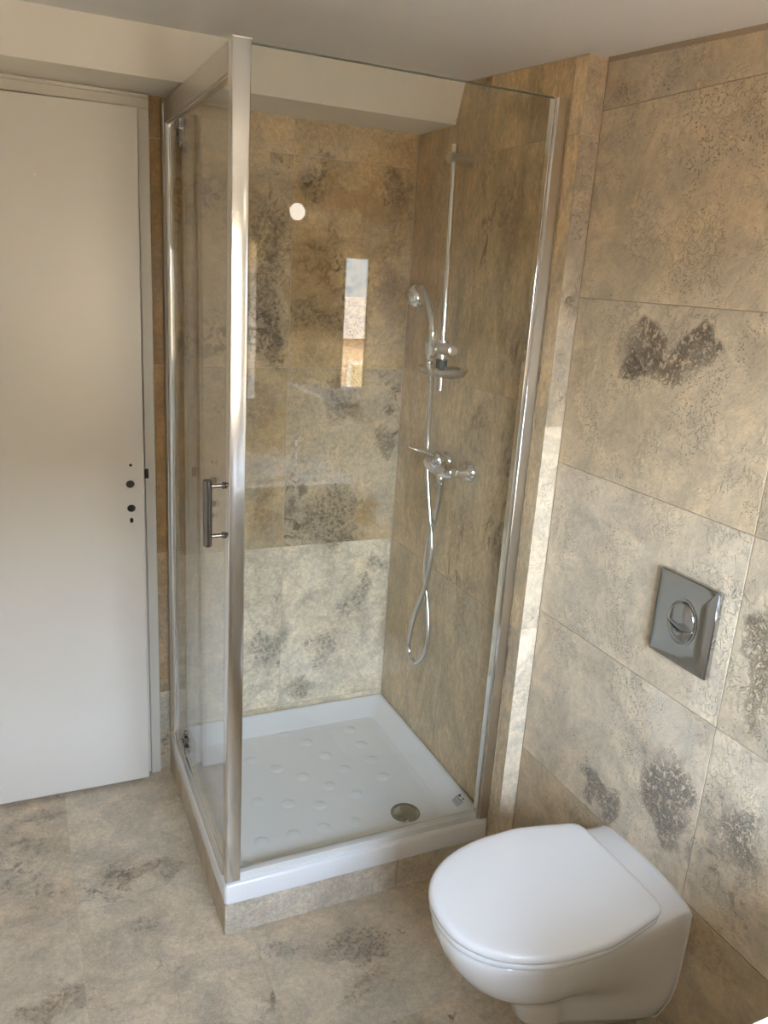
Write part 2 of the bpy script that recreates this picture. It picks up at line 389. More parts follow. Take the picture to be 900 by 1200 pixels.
# right wall: mixer wall, jog, toilet wall
bm, lay = tile_bm()
T = 0.003
box(bm, T, 0.30, YC + T, 0.2, 0, 2.40, 1)
box(bm, XR + T, 0.30, YF - 0.3, YC + T, 0, 2.40, 2)
PR = {(0, 4): (.8, .3, .1, .6), (1, 4): (.8, .4, .5, .66), (0, 3): (1.0, .5, .77, .62), (1, 3): (1.0, .5, .2, .68),
      (0, 2): (.9, .35, .93, .60), (1, 2): (.95, .55, .62, .66), (0, 1): (.55, .35, .36, .60), (1, 1): (.6, .6, .81, .64),
      (0, 0): (.32, .35, .15, .58), (1, 0): (.40, .55, .66, .60), (2, 4): (.8, .1, .3, .62), (2, 3): (.7, .05, .73, .85), (2, 2): (.7, .1, .13, .80),
      (2, 1): (.5, .2, .53, .62), (2, 0): (.4, .2, .43, .6)}
def top_m(u): return HC(-u) - 0.003
tiles(bm, lay, (T, 0, 0), (0, -1, 0), (0, 0, 1), (-1, 0, 0), [0.0, 0.423, 0.795, -YC - 0.001], [0, 0.79, 1.405, 2.042, 2.42],
      lambda i, j, u, v: PR.get((i, j if j < 4 else 4), (.5, .3, .5, .5)), top=top_m, mi=3)
PJ = ((.0, .25, .2, .86), (.1, .3, .5, .70), (.30, .55, .7, .36), (.6, .3, .4, .40))
tiles(bm, lay, (0, YC + T, 0), (1, 0, 0), (0, 0, 1), (0, -1, 0), [0.0, XR + .0015], [0, 0.80, 1.36, 2.04, 2.40],
      lambda i, j, u, v: PJ[min(j, 3)], gap=0.002, top=lambda u: HC(YC) - 0.003)
# toilet wall
PT = {(0, 5): (.62, .05, .31, .52), (0, 4): (.66, .12, .57, .60), (0, 3): (.52, .10, .12, .58), (0, 2): (.12, .15, .85, .60),
      (0, 1): (.08, .22, .47, .58), (0, 0): (.62, .4, .22, .48), (1, 2): (.30, .55, .4, .54), (1, 3): (.6, .15, .92, .56),
      (1, 1): (.15, .35, .65, .56), (1, 0): (.75, .3, .05, .44), (1, 4): (.6, .1, .25, .55), (1, 5): (.6, .1, .35, .5)}
tiles(bm, lay, (XR + T, 0, 0), (0, -1, 0), (0, 0, 1), (-1, 0, 0), [-YC, 1.474, 2.10, 2.725, 3.0], [0, 0.425, 0.853, 1.268, 1.680, 2.095, 2.40],
      lambda i, j, u, v: PT.get((i, j), (rnd(.3, .7), rnd(.1, .3), rnd(0, 1), rnd(.45, .6))), top=lambda u: HC(-u) - 0.011)
tag(obj('wall_right', bm, [M_right, M_grout, M_groutd, M_mixer]), kind='structure')

# floor
bm, lay = tile_bm()
box(bm, XL - .2, 0.3, YF - .3, 0.2, -0.2, -0.0012, 1)
PF = {}
def pf(i, j, u, v):
    return (rnd(.2, .6), rnd(.35, .6), rnd(0, 1), rnd(.48, .58))
tiles(bm, lay, (0, 0, -.0018), (1, 0, 0), (0, 1, 0), (0, 0, 1), [-2.02, -1.585, -1.150, -0.729, -0.290, 0.06], [-3.02, -2.41, -1.80, -1.19, -0.58, 0.03], pf)
tag(obj('floor', bm, [M_floor, M_grout]), kind='structure')

# ceiling (slopes gently)
bm = bmesh.new()
x0, x1, y0, y1 = XL - .2, 0.3, YF - .3, 0.2
vs = [bm.verts.new(p) for p in ((x0, y0, HC(y0)), (x1, y0, HC(y0)), (x1, y1, HC(y1)), (x0, y1, HC(y1)),
                                (x0, y0, 2.5), (x1, y0, 2.5), (x1, y1, 2.5), (x0, y1, 2.5))]
for f in ((0, 1, 2, 3), (7, 6, 5, 4), (0, 4, 5, 1), (1, 5, 6, 2), (2, 6, 7, 3), (3, 7, 4, 0)): bm.faces.new([vs[i] for i in f])
tag(obj('ceiling', bm, M_ceil), kind='structure')
# left wall
tag(obj('wall_left', B(XL - .2, XL, YF - .3, 0.2, 0, 2.40), M_paint), kind='structure')
# wall behind the photographer, with the window opening
bm = bmesh.new()
yb = YF - 0.26
box(bm, XL, WX0, yb, YF, 0, 2.40); box(bm, WX1, XR + .05, yb, YF, 0, 2.40)
box(bm, WX0, WX1, yb, YF, 0, WZ0); box(bm, WX0, WX1, yb, YF, WZ1, 2.40)
tag(obj('wall_front', bm, M_paint), kind='structure')

# window
wz = obj('window_1', B(WX0, WX1, YF - .13, YF + 0.015, WZ0, WZ0 + 0.02), M_trim, bevel=.003); tag(wz, kind='structure')
bm = bmesh.new(); yw0, yw1 = YF - .20, YF - .15; fw = 0.045
z0, z1 = WZ0, WZ1
box(bm, WX0, WX0 + fw, yw0, yw1, z0, z1); box(bm, WX1 - fw, WX1, yw0, yw1, z0, z1)
box(bm, WX0, WX1, yw0, yw1, z0, z0 + fw); box(bm, WX0, WX1, yw0, yw1, z1 - fw, z1)
xm = (WX0 + WX1) / 2; box(bm, xm - .03, xm + .03, yw0, yw1, z0, z1)
obj('window_frame', bm, M_trim, wz)
obj('pane', B(WX0 + .02, WX1 - .02, YF - .178, YF - .174, z0 + .02, z1 - .02), M_wglass, wz)

# boxed beam along the back, over door and shower
bm = bmesh.new()
pr = [(0.02, 2.135), (-0.238, 2.135), (-0.286, HC(-.286) + .02), (0.02, HC(0) + .02)]
loft(bm, [[(XL - .01, y, z) for y, z in pr], [(0.006, y, z) for y, z in pr]])
tag(obj('trim_1', bm, M_paint), kind='structure')
# door casing
bm = bmesh.new()
box(bm, -0.866, -0.834, -0.014, 0.004, 0, 2.135)
box(bm, -1.66, -0.834, -0.016, 0.004, 2.098, 2.134)
box(bm, -1.66, -1.62, -0.014, 0.004, 0, 2.10)
box(bm, -1.66, -0.836, -0.026, -0.012, 2.124, 2.1345)
tr2 = tag(obj('trim_2', bm, M_trim, bevel=.003), kind='structure')
bm = bmesh.new(); box(bm, -0.868, -0.856, -0.019, -0.013, 1.055, 1.085)
obj('latch_keeper', bm, M_black, tr2, bevel=.002)

# door
bm = bmesh.new()
xa, xb, xc, xd = -1.60, -0.879, -0.867, -1.60
lo = [(-1.62, -0.052, 0.018), (-0.8795, -0.052, 0.012), (-0.869, -0.048, 2.0965), (-1.62, -0.048, 2.083)]
hi = [(p[0], p[1] + .035, p[2]) for p in lo]
loft(bm, [lo, hi])
dr = tag(obj('door_1', bm, M_door, bevel=.003, seg=2), kind='structure')
for hx, hz, ra, rb in ((-0.913, 1.107, .0045, .0045), (-0.9155, 1.048, .0125, .0115), (-0.914, 0.9715, .0125, .0115), (-0.9145, 0.933, .0055, .0085)):
    bm = bmesh.new()
    y = -0.0525 + .002 * (hz - .01)
    rings = []
    for rr, yy in ((1.0, y + .002), (1.0, y - .0003), (0.92, y - .0004)):
        rings.append([(hx + ra * rr * math.cos(k * PI / 12), yy, hz + rb * rr * math.sin(k * PI / 12)) for k in range(24)])
    loft(bm, rings, False, True)
    obj('lock_hole_disc', bm, M_black, dr)  # flat black disc on the door paints the dark inside a hole
bm = bmesh.new(); tube(bm, [(-1.134, -.0508, 1.90), (-1.134, -.0488, 1.90)], .003, 12)
obj('filler_dot', bm, M_paint, dr)

# tiled plinth under the tray
TW, TD = 0.80, 0.8014
bm, lay = tile_bm()
box(bm, -TW + .006, 0.0, -TD + .006, 0.0, 0, 0.098, 1)
tiles(bm, lay, (0, -TD + .004, 0), (1, 0, 0), (0, 0, 1), (0, -1, 0), [-TW + .001, -0.30, 0.0], [0.0, 0.098], lambda i, j, u, v: (.1, .25, .3 + .4 * i, .58), gap=.0015, th=.004)
tiles(bm, lay, (-TW + .004, 0, 0), (0, 1, 0), (0, 0, 1), (-1, 0, 0), [-TD, -0.19, 0.0], [0.0, 0.098], lambda i, j, u, v: (.5, .2, .6, .52), gap=.0015, th=.004)
tag(obj('trim_3', bm, [M_plinth, M_grout]), kind='structure')
# raised tile edge under the tray's left side
# ------------------------------------------------------------------ shower tray
tray = empty('shower_tray', (-0.4, -0.4, 0.099), 'white square shower tray with raised non-slip dots and a corner drain, on a tiled plinth', 'shower tray')
ZT, ZB, ZF = 0.157, 0.0985, 0.122
BUMPS = [(-0.189, -0.153), (-0.187, -0.253), (-0.187, -0.349), (-0.19, -0.448), (-0.363, -0.182), (-0.328, -0.277), (-0.295, -0.37),
         (-0.309, -0.507), (-0.375, -0.438), (-0.44, -0.364), (-0.508, -0.296), (-0.365, -0.629), (-0.437, -0.52), (-0.461, -0.623),
         (-0.527, -0.481), (-0.555, -0.623), (-0.614, -0.442), (-0.65, -0.623), (-0.575, -0.226), (-0.42, -0.10), (-0.62, -0.13), (-0.68, -0.30), (-0.70, -0.53)]
def rrect(x0, x1, y0, y1, r, z, n=6):
    out = []
    for cx, cyy, a0 in ((x1 - r, y1 - r, 0), (x0 + r, y1 - r, 90), (x0 + r, y0 + r, 180), (x1 - r, y0 + r, 270)):
        for k in range(n + 1):
            a = math.radians(a0 + 90 * k / n); out.append((cx + r * math.cos(a), cyy + r * math.sin(a), z))
    return out
bm = bmesh.new()
X0, X1, Y0, Y1 = -TW, -0.0015, -TD, -0.0015
rings = [rrect(X0, X1, Y0, Y1, .010, ZB), rrect(X0, X1, Y0, Y1, .010, ZT - .007), rrect(X0 + .002, X1, Y0 + .002, Y1, .010, ZT - .002),
         rrect(X0 + .006, X1 - .003, Y0 + .006, Y1 - .003, .010, ZT),
         rrect(X0 + .058, X1 - .014, Y0 + .058, Y1 - .014, .02, ZT - .001),
         rrect(X0 + .062, X1 - .018, Y0 + .062, Y1 - .018, .02, ZT - .004),
         rrect(X0 + .078, X1 - .066, Y0 + .095, Y1 - .085, .025, ZF + .004),
         rrect(X0 + .086, X1 - .074, Y0 + .103, Y1 - .093, .025, ZF)]
loft(bm, rings, True, False)
inner = rings[-1]
# pan floor as a fine grid with domes
gx0, gx1, gy0, gy1 = X0 + .0845, X1 - .0725, Y0 + .1015, Y1 - .0915
nx, ny = 150, 140
def fz(x, y):
    z = ZF - 0.0015
    for bx, by in BUMPS:
        d2 = (x - bx) ** 2 + (y - by) ** 2
        if d2 < 0.021 ** 2:
            u = math.sqrt(d2) / 0.021
            z += 0.0035 * (1 - u ** 4) if u < 1 else 0
    dd = math.hypot(x + .2, y + .64)
    z -= 0.004 * max(0, 1 - dd / .5)
    edge = min(x - gx0, gx1 - x, y - gy0, gy1 - y)
    if edge < .02: z = z + (ZF + .0005 - z) * (1 - edge / .02) * .9
    return z
G = [[bm.verts.new((gx0 + (gx1 - gx0) * i / nx, gy0 + (gy1 - gy0) * j / ny, fz(gx0 + (gx1 - gx0) * i / nx, gy0 + (gy1 - gy0) * j / ny))) for j in range(ny + 1)] for i in range(nx + 1)]
for i in range(nx):
    for j in range(ny): bm.faces.new((G[i][j], G[i + 1][j], G[i + 1][j + 1], G[i][j + 1]))
ob = obj('tray_pan', bm, M_tray, tray)
for p in ob.data.polygons: p.use_smooth = True
e = ob.modifiers.new('es', 'EDGE_SPLIT'); e.split_angle = math.radians(50)
# drain
bm = bmesh.new(); dx, dy = -0.2, -0.64; zf = fz(dx, dy)
prof = [(.046, zf - .001), (.046, zf + .002), (.043, zf + .0045), (.039, zf + .0035), (.037, zf + .0015), (.035, zf + .004), (.030, zf + .0065), (.012, zf + .0085), (.0005, zf + .009)]
loft(bm, [[(dx + r * math.cos(k * PI / 20), dy + r * math.sin(k * PI / 20), z) for k in range(40)] for r, z in prof], True, True)
obj('drain_cover', bm, mat_plain('drain_metal', (.36, .37, .36), .22, 1.0), tray, smooth=True)
# maker's sticker: rows of tiny print and two pictograms (on the sloping side near the mixer wall)
sl = Vector((0.048, 0, 0.031)).normalized(); nn = Vector((-0.031, 0, 0.048)).normalized()
o0 = Vector((-0.060, -0.655, 0.1265)) + nn * .0015
def patch(bm, u0, u1, v0, v1, h=0.0004):
    q = [o0 + sl * u + Vector((0, -1, 0)) * v for u, v in ((u0, v0), (u1, v0), (u1, v1), (u0, v1))]
    loft(bm, [[p for p in q], [p + nn * h for p in q]])
stt = bmesh.new(); patch(stt, 0.0, 0.052, -0.002, 0.040)
stk = obj('sticker', stt, M_stick, tray); stk['label'] = 'pale sticker with rows of tiny black print'
bm = bmesh.new()
for k in range(9):
    v = 0.001 + k * .0042
    for q in range(5): patch(bm, .003 + q * .006, .003 + q * .006 + .0045, v, v + .0014, .0008)
patch(bm, .035, .0375, 0, .037, .0008)
patch(bm, .041, .049, .003, .010, .0008); patch(bm, .043, .046, .010, .013, .0008)
patch(bm, .041, .049, .024, .027, .0008); patch(bm, .044, .049, .029, .031, .0008)
obj('sticker_print', bm, M_print, stk)

# ------------------------------------------------------------------ shower enclosure
enc = empty('shower_enclosure', (-0.4, -0.79, ZT), 'square glass shower enclosure with polished aluminium frame standing on the white tray', 'shower enclosure')
HP = 2.124
bm = bmesh.new()
loft(bm, [rrect(-0.796, -0.757, -0.793, -0.755, .004, z, 4) for z in (ZT, HP)])
post = obj('corner_post', bm, M_alu, enc, bevel=.0012)
bm = bmesh.new(); box(bm, -0.7962, -0.7568, -0.7932, -0.7548, HP, HP + .003)
obj('post_cap', bm, M_sat, post, bevel=.001)
obj('front_glass', B(-0.760, -0.030, -0.781, -0.775, ZT + .012, HP - .004), M_glass, enc)
fgo = [o for o in enc.children if o.name.startswith('front_glass')][0]
obj('glass_edge', B(-0.757, -0.040, -0.7815, -0.7745, HP - .0045, HP - .002), mat_plain('glass_edge', (.10, .13, .11), .2), fgo)
bm = bmesh.new(); box(bm, -0.757, -0.034, -0.787, -0.769, ZT - .0005, ZT + .020)
obj('bottom_seal', bm, M_sil, enc, bevel=.002)['label'] = 'pale strip under the front glass'
# wall profile, right
bm = bmesh.new()
box(bm, -0.030, 0.0015, -0.790, -0.762, ZT, HP - .003)
wpr = obj('wall_profile', bm, M_sat, enc, bevel=.002)
bm = bmesh.new(); box(bm, -0.040, -0.0295, -0.788, -0.768, ZT, HP - .003); box(bm, -0.0315, -0.0285, -0.7925, -0.760, ZT, HP - .003)
obj('glass_channel', bm, M_chrome, wpr, bevel=.002)
# wall profile, left
bm = bmesh.new(); tube(bm, [(-0.790, -0.016, ZT), (-0.790, -0.016, 2.118)], .0135, 20)
box(bm, -0.800, -0.778, -0.016, 0.0015, ZT, 2.118)
wpl = obj('wall_profile', bm, M_chrome, enc, smooth=False)
bm = bmesh.new(); tube(bm, [(-0.787, -0.048, ZT + .01), (-0.787, -0.048, 2.062)], .013, 20)
obj('glass_channel', bm, M_chrome, wpl)
for o in (wpl, wpl.children[0]):
    for p in o.data.polygons: p.use_smooth = len(p.vertices) == 4 and abs(p.normal.z) < .5
    o.modifiers.new('es', 'EDGE_SPLIT').split_angle = math.radians(40)
# rails on the door side
bm = bmesh.new(); box(bm, -0.797, -0.772, -0.757, -0.028, 2.066, HP - .001)
box(bm, -0.793, -0.777, -0.757, -0.06, 2.060, 2.067)
obj('top_rail', bm, M_sat, enc, bevel=.0015)
bm = bmesh.new(); box(bm, -0.799, -0.768, -0.757, -0.03, ZT - .0005, ZT + .012); box(bm, -0.793, -0.779, -0.757, -0.03, ZT + .011, ZT + .024)
obj('threshold_rail', bm, M_alu, enc, bevel=.0015)
# pivot door
gd = obj('glass_door', B(-0.7895, -0.7835, -0.742, -0.052, ZT + .030, 2.056), M_glass, enc)
bm = bmesh.new(); box(bm, -0.791, -0.782, -0.7565, -0.7415, ZT + .026, 2.058)
obj('edge_seal', bm, M_alu, gd, bevel=.001)
for zc, s in ((2.040, -1), (ZT + .060, 1)):
    bm = bmesh.new()
    box(bm, -0.798, -0.778, -0.250, -0.185, zc - .009, zc + .012)
    box(bm, -0.796, -0.780, -0.236, -0.205, zc - .045 if s < 0 else zc - .02, zc + .012 if s < 0 else zc + .04)
    tube(bm, [(-0.787, -0.220, zc + s * .035), (-0.787, -0.220, zc + s * .055)], .0085, 16)
    tube(bm, [(-0.800, -0.220, zc + s * .02), (-0.775, -0.220, zc + s * .02)], .007, 16)
    obj('pivot_hinge', bm, M_chromed, gd, bevel=.003, seg=3)
bm = bmesh.new()
hx, hy = -0.835, -0.765 + .012
tube(bm, [(hx, hy, 1.079), (hx, hy, 1.081), (hx, hy, 1.235), (hx, hy, 1.237)], [.0085, .0105, .0105, .0085], 28)
for z in (1.103, 1.222):
    tube(bm, [(hx + .006, hy, z), (-.802, hy, z), (-.801, hy, z), (-.797, hy, z), (-.796, hy, z), (-.7915, hy, z)], [.0048, .0048, .008, .008, .0055, .0055], 16)
    tube(bm, [(-.7905, hy, z), (-.7895, hy, z)], .010, 20)
    tube(bm, [(-.7835, hy, z), (-.7785, hy, z)], .010, 20)
hd = obj('door_handle', bm, M_chromed, gd, smooth=True); hd['label'] = 'dark chrome tubular pull handle'
hd.modifiers.new('es', 'EDGE_SPLIT').split_angle = math.radians(40)

# ------------------------------------------------------------------ slide rail with shower set
rail = empty('shower_slide_rail', (0, -0.37, 1.70), 'chrome vertical shower rail fixed high on the stone mixer wall', 'shower rail')
RT, RBt = Vector((-0.060, -0.358, 2.062)), Vector((-0.060, -0.387, 1.383))
def onbar(z): return RBt + (RT - RBt) * ((z - RBt.z) / (RT.z - RBt.z))
bm = bmesh.new(); tube(bm, [RBt, RT], .0095, 24)
o = obj('rail_bar', bm, M_chrome, rail, smooth=True); o.modifiers.new('es', 'EDGE_SPLIT').split_angle = math.radians(40)
for zb_ in (2.028, 1.435):
    c = onbar(zb_); bm = bmesh.new()
    tube(bm, [(-.078, c.y, zb_), (-.076, c.y, zb_), (-.002, c.y, zb_), (0.0, c.y, zb_)], [.012, .015, .015, .017], 28)
    o = obj('wall_bracket', bm, M_sat, rail, smooth=True); o.modifiers.new('es', 'EDGE_SPLIT').split_angle = math.radians(35)
sc = onbar(1.506)
bm = bmesh.new()
tube(bm, [(-.063, -.455, 1.506), (-.063, -.452, 1.506), (-.066, -.37, 1.506), (-.070, -.325, 1.506), (-.070, -.322, 1.506)], [.012, .0165, .0175, .0165, .013], 28)
tube(bm, [(-.060, sc.y, 1.478), (-.060, sc.y, 1.530)], .0155, 24)
tube(bm, [(-.060, sc.y + .004, 1.506), (-.100, -.372, 1.500)], .014, 20)
tube(bm, [(-.0975, -.374, 1.487), (-.0990, -.377, 1.522)], [.0135, .0155], 24)
o = obj('slider', bm, M_sat, rail, smooth=True); o.modifiers.new('es', 'EDGE_SPLIT').split_angle = math.radians(35)
bm = bmesh.new(); tube(bm, [(-.060, onbar(1.47).y, 1.445), (-.060, onbar(1.47).y, 1.474)], .0165, 24)
o = obj('dish_clip', bm, M_black, rail)
# clear soap dish
bm = bmesh.new()
def ell(cx, cyy, a, b, z, n=40, p=2.6):
    r = []
    for k in range(n):
        t_ = 2 * PI * k / n; c_, s_ = math.cos(t_), math.sin(t_)
        r.append((cx + a * abs(c_) ** (2 / p) * (1 if c_ >= 0 else -1), cyy + b * abs(s_) ** (2 / p) * (1 if s_ >= 0 else -1), z))
    return r
cx_, cy_ = -.070, -.412
loft(bm, [ell(cx_, cy_, .040, .066, 1.430), ell(cx_, cy_, .052, .078, 1.434), ell(cx_, cy_, .060, .086, 1.452), ell(cx_, cy_, .062, .088, 1.453),
          ell(cx_, cy_, .058, .084, 1.452), ell(cx_, cy_, .050, .076, 1.4375), ell(cx_, cy_, .038, .064, 1.434)], True, True)
obj('soap_dish', bm, M_dish, rail, smooth=True)['label'] = 'clear plastic soap dish'

# hand shower
hs = empty('hand_shower', (-.100, -.371, 1.50), 'chrome hand shower hanging in the slider of the shower rail', 'shower head')
bm = bmesh.new()
path = catmull([(-.098, -.372, 1.470), (-.099, -.378, 1.505), (-.100, -.386, 1.545), (-.100, -.372, 1.592), (-.100, -.343, 1.632), (-.100, -.305, 1.664), (-.100, -.282, 1.672)], 6)
n_ = len(path); rad = []
for k in range(n_):
    u = k / (n_ - 1)
    rad.append(.0090 + .0085 * min(1, u * 1.3))
tube(bm, path, rad, 24)
tube(bm, [(-.0965, -.3745, 1.452), (-.0975, -.3738, 1.474)], [.0085, .0105], 20)
o = obj('handle', bm, M_chrome, hs, smooth=True)
hc = Vector((-.100, -.272, 1.652)); hn = Vector((.28, .85, -.42)).normalized()   # spray direction
hu = hn.orthogonal().normalized(); hvv = hn.cross(hu)
def disc_rings(prof, c=hc, n=hn, a=hu, b=hvv, seg=40):
    return [[c + n * h + a * (r * math.cos(2 * PI * k / seg)) + b * (r * math.sin(2 * PI * k / seg)) for k in range(seg)] for r, h in prof]
bm = bmesh.new(); loft(bm, disc_rings([(.004, -.026), (.018, -.024), (.030, -.016), (.037, -.004), (.038, .003), (.036, .007)]))
obj('spray_head', bm, M_chrome, hs, smooth=True)
bm = bmesh.new(); loft(bm, disc_rings([(.0345, .0065), (.0345, .0085), (.030, .0095), (.004, .0095)]))
for rr, m_ in ((.009, 6), (.018, 12), (.027, 18)):
    for k in range(m_):
        p = hc + hu * rr * math.cos(2 * PI * k / m_) + hvv * rr * math.sin(2 * PI * k / m_)
        tube(bm, [p + hn * .009, p + hn * .0115], .0012, 6)
obj('spray_plate', bm, mat_plain('spray_grey', (.35, .34, .32), .4), hs)

# hose
HP_ = [(-.0965, -.3748, 1.456), (-.090, -.374, 1.43), (-.078, -.364, 1.399), (-.067, -.347, 1.318), (-0.062, -0.336, 1.253), (-0.06, -0.338, 1.197),
       (-0.06, -0.354, 1.098), (-0.055, -0.378, 0.987), (-0.055, -0.4, 0.923), (-0.055, -0.408, 0.855), (-0.055, -0.382, 0.743), (-0.055, -0.33, 0.632),
       (-0.05, -0.297, 0.538), (-0.05, -0.300, 0.482), (-0.048, -0.340, 0.458), (-0.045, -0.390, 0.508), (-0.04, -0.404, 0.571), (-0.035, -0.379, 0.665),
       (-0.034, -0.352, 0.73), (-0.034, -0.336, 0.812), (-0.035, -0.350, 0.904), (-0.042, -0.392, 0.99), (-0.052, -0.426, 1.069), (-0.06, -0.440, 1.112)]
hp = catmull(HP_, 26)
bm = bmesh.new()
rr = [.0066 + (.0010 if k % 2 else 0) for k in range(len(hp))]
rr[0:3] = [.009] * 3; rr[-3:] = [.0085] * 3
tube(bm, hp, rr, 12)
o = obj('shower_hose', bm, M_hose, None, smooth=True)
tag(o, 'flexible metal shower hose looping down from the hand shower to the mixer tap', 'hose')

# mixer tap
mx = empty('shower_mixer', (0, -0.43, 1.155), 'chrome single-lever shower mixer on the stone wall below the rail', 'tap')
zc = 1.158
bm = bmesh.new()
bp = catmull([(-.060, -.345, zc + .004), (-.062, -.37, zc), (-.064, -.42, zc - .002), (-.064, -.46, zc - .002), (-.062, -.50, zc + .002), (-.060, -.515, zc + .004)], 5)
nb = len(bp); tube(bm, bp, [.013 + .013 * math.sin(PI * k / (nb - 1)) ** .7 for k in range(nb)], 28)
tube(bm, [(-.064, -.436, zc - .012), (-.061, -.440, zc - .040), (-.060, -.4405, zc - .046)], [.015, .0125, .0105], 24)
obj('body', bm, M_chrome, mx, smooth=True)
for y in (-.357, -.503):
    bm = bmesh.new()
    tube(bm, [(0, y, zc), (-.004, y, zc), (-.016, y, zc), (-.020, y, zc), (-.034, y, zc), (-.050, y, zc)], [.032, .032, .024, .018, .018, .0165], 28)
    o = obj('escutcheon', bm, M_chrome, mx, smooth=True); o.modifiers.new('es', 'EDGE_SPLIT').split_angle = math.radians(35)
bm = bmesh.new()
ax = Vector((-.55, 0, .83)).normalized(); c0 = Vector((-.066, -.435, zc + .012))
a_ = Vector((0, 1, 0)); b_ = ax.cross(a_)
loft(bm, disc_rings([(.023, -.006), (.0265, .004), (.0270, .018), (.024, .030), (.016, .038), (.004, .041)], c0, ax, a_, b_))
cap = obj('lever_cap', bm, M_chrome, mx, smooth=True)
bm = bmesh.new()
lp = catmull([c0 + ax * .026 + Vector((.004, 0, 0)), c0 + ax * .036 + Vector((-.018, .002, .004)), c0 + ax * .040 + Vector((-.05, .006, .010)), c0 + ax * .040 + Vector((-.068, .010, .015)), c0 + ax * .04 + Vector((-.082, .012, .020))], 6)
R2 = []
for k, p in enumerate(lp):
    u = k / (len(lp) - 1); w = .017 - .008 * u; th = .006 - .003 * u
    tdir = (lp[min(k + 1, len(lp) - 1)] - lp[max(0, k - 1)]).normalized()
    side = tdir.cross(Vector((0, 0, 1))).normalized(); up = side.cross(tdir).normalized()
    R2.append([p + side * w * math.cos(q * PI / 8) + up * th * math.sin(q * PI / 8) for q in range(16)])
loft(bm, R2)
obj('lever', bm, M_chrome, mx, smooth=True)

# ------------------------------------------------------------------ flush plate
fp = empty('flush_plate', (XR, -1.35, 1.037), 'square chrome flush plate with a round button on the stone wall above the toilet', 'flush plate')
Y0_, Y1_, Z0_, Z1_ = -1.434, -1.267, 0.940, 1.134
bm = bmesh.new()
def yr(x, i, r): return [(x, y, z) for (y, z, _) in rrect(Y0_ + i, Y1_ - i, Z0_ + i, Z1_ - i, r, 0, 5)]
prof = [(XR, 0, .004), (XR - .010, 0, .004), (XR - .0125, .002, .004)]
rings = [yr(*p) for p in prof]
for q in (.006, .02, .035, .05, .065): rings.append(yr(XR - .0128 - .0020 * math.sin(q / .083 * PI / 2), q, .004))
loft(bm, rings)
M_plate = mat_plain('plate_chrome', (.50, .50, .50), .05, 1.0, var=.02)
o = obj('cover_plate', bm, M_plate, fp, smooth=True); o.modifiers.new('es', 'EDGE_SPLIT').split_angle = math.radians(30)
by, bz, xs, EZ = -1.352, 1.038, XR - .0150, 1.27
def crescent(bm, r, x0, x1, cut, keep_low, dome=.003):
    # part of the round button above / below an arc
    n = 40; up = []; pts = []
    def arc(y): return bz + cut + ((y - by) ** 2) * 9.0
    ysx = [by - r * math.cos(PI * k / n) for k in range(n + 1)]
    outer = [(y, bz + (-EZ if keep_low else EZ) * math.sqrt(max(0, r * r - (y - by) ** 2))) for y in ysx]
    if keep_low: lowp = [(y, z) for y, z in outer if z < arc(y) - .0012]; arcp = [(y, arc(y) - .0012) for y, z in reversed(lowp)]; poly = lowp + arcp[1:-1]
    else:
        full = [(by + r * math.cos(2 * PI * k / 80), bz + EZ * r * math.sin(2 * PI * k / 80)) for k in range(80)]
        keep = [(y, max(z, arc(y) + .0012)) for y, z in full]; poly = keep
    cyy = sum(p[0] for p in poly) / len(poly); czz = sum(p[1] for p in poly) / len(poly)
    R3 = []
    for s_, x in [(1, x0), (1, x1)] + [(q, x1 - .001 - dome * (1 - q * q)) for q in (.97, .9, .8, .65, .5, .35, .2, .05)]:
        R3.append([(x, cyy + (y - cyy) * s_, czz + (z - czz) * s_) for y, z in poly])
    loft(bm, R3)
bm = bmesh.new()
loft(bm, [[(x, by + r * math.cos(k * PI / 24), bz + EZ * r * math.sin(k * PI / 24)) for k in range(48)] for r, x in ((.041, xs + .002), (.041, xs - .0012), (.0385, xs - .0012), (.0375, xs + .0010), (.0375, xs + .0018))], True, True)
obj('button_ring', bm, M_plate, fp)
bm = bmesh.new(); crescent(bm, .036, xs + .001, xs - .003, -.018, False); obj('flush_button', bm, M_plate, fp, smooth=True).modifiers.new('es', 'EDGE_SPLIT').split_angle = math.radians(45)
bm = bmesh.new(); crescent(bm, .036, xs + .001, xs - .002, -.018, True); obj('flush_button', bm, M_plate, fp, smooth=True).modifiers.new('es', 'EDGE_SPLIT').split_angle = math.radians(45)

# ------------------------------------------------------------------ toilet
wc = empty('toilet', (XR, -1.355, 0.09), 'white wall-hung toilet with closed lid beside the shower', 'toilet')
CY = -1.352
def outline(z, tip, wide, xm, rear, xw=XR + .001, bulge=0.0, n=9):
    """closed ring: wall edge, flank, rounded front"""
    half = [(xw, rear), (xw - .035, rear * .99), ((xw + xm) / 2 - .02, (rear + wide) / 2 + bulge), (xm, wide)]
    L = xm - tip
    for k in range(1, 7):
        a = k / 6 * PI / 2; pw = 2.25
        half.append((xm - L * abs(math.sin(a)) ** (2 / pw), wide * abs(math.cos(a)) ** (2 / pw) if k < 6 else 0))
    L1 = catmull([(x, y, 0) for x, y in half], n)
    pts = [(p.x, CY - max(0, p.y), z) for p in L1]
    pts += [(p.x, CY + max(0, p.y), z) for p in reversed(L1[:-1])]
    return pts
bm = bmesh.new()
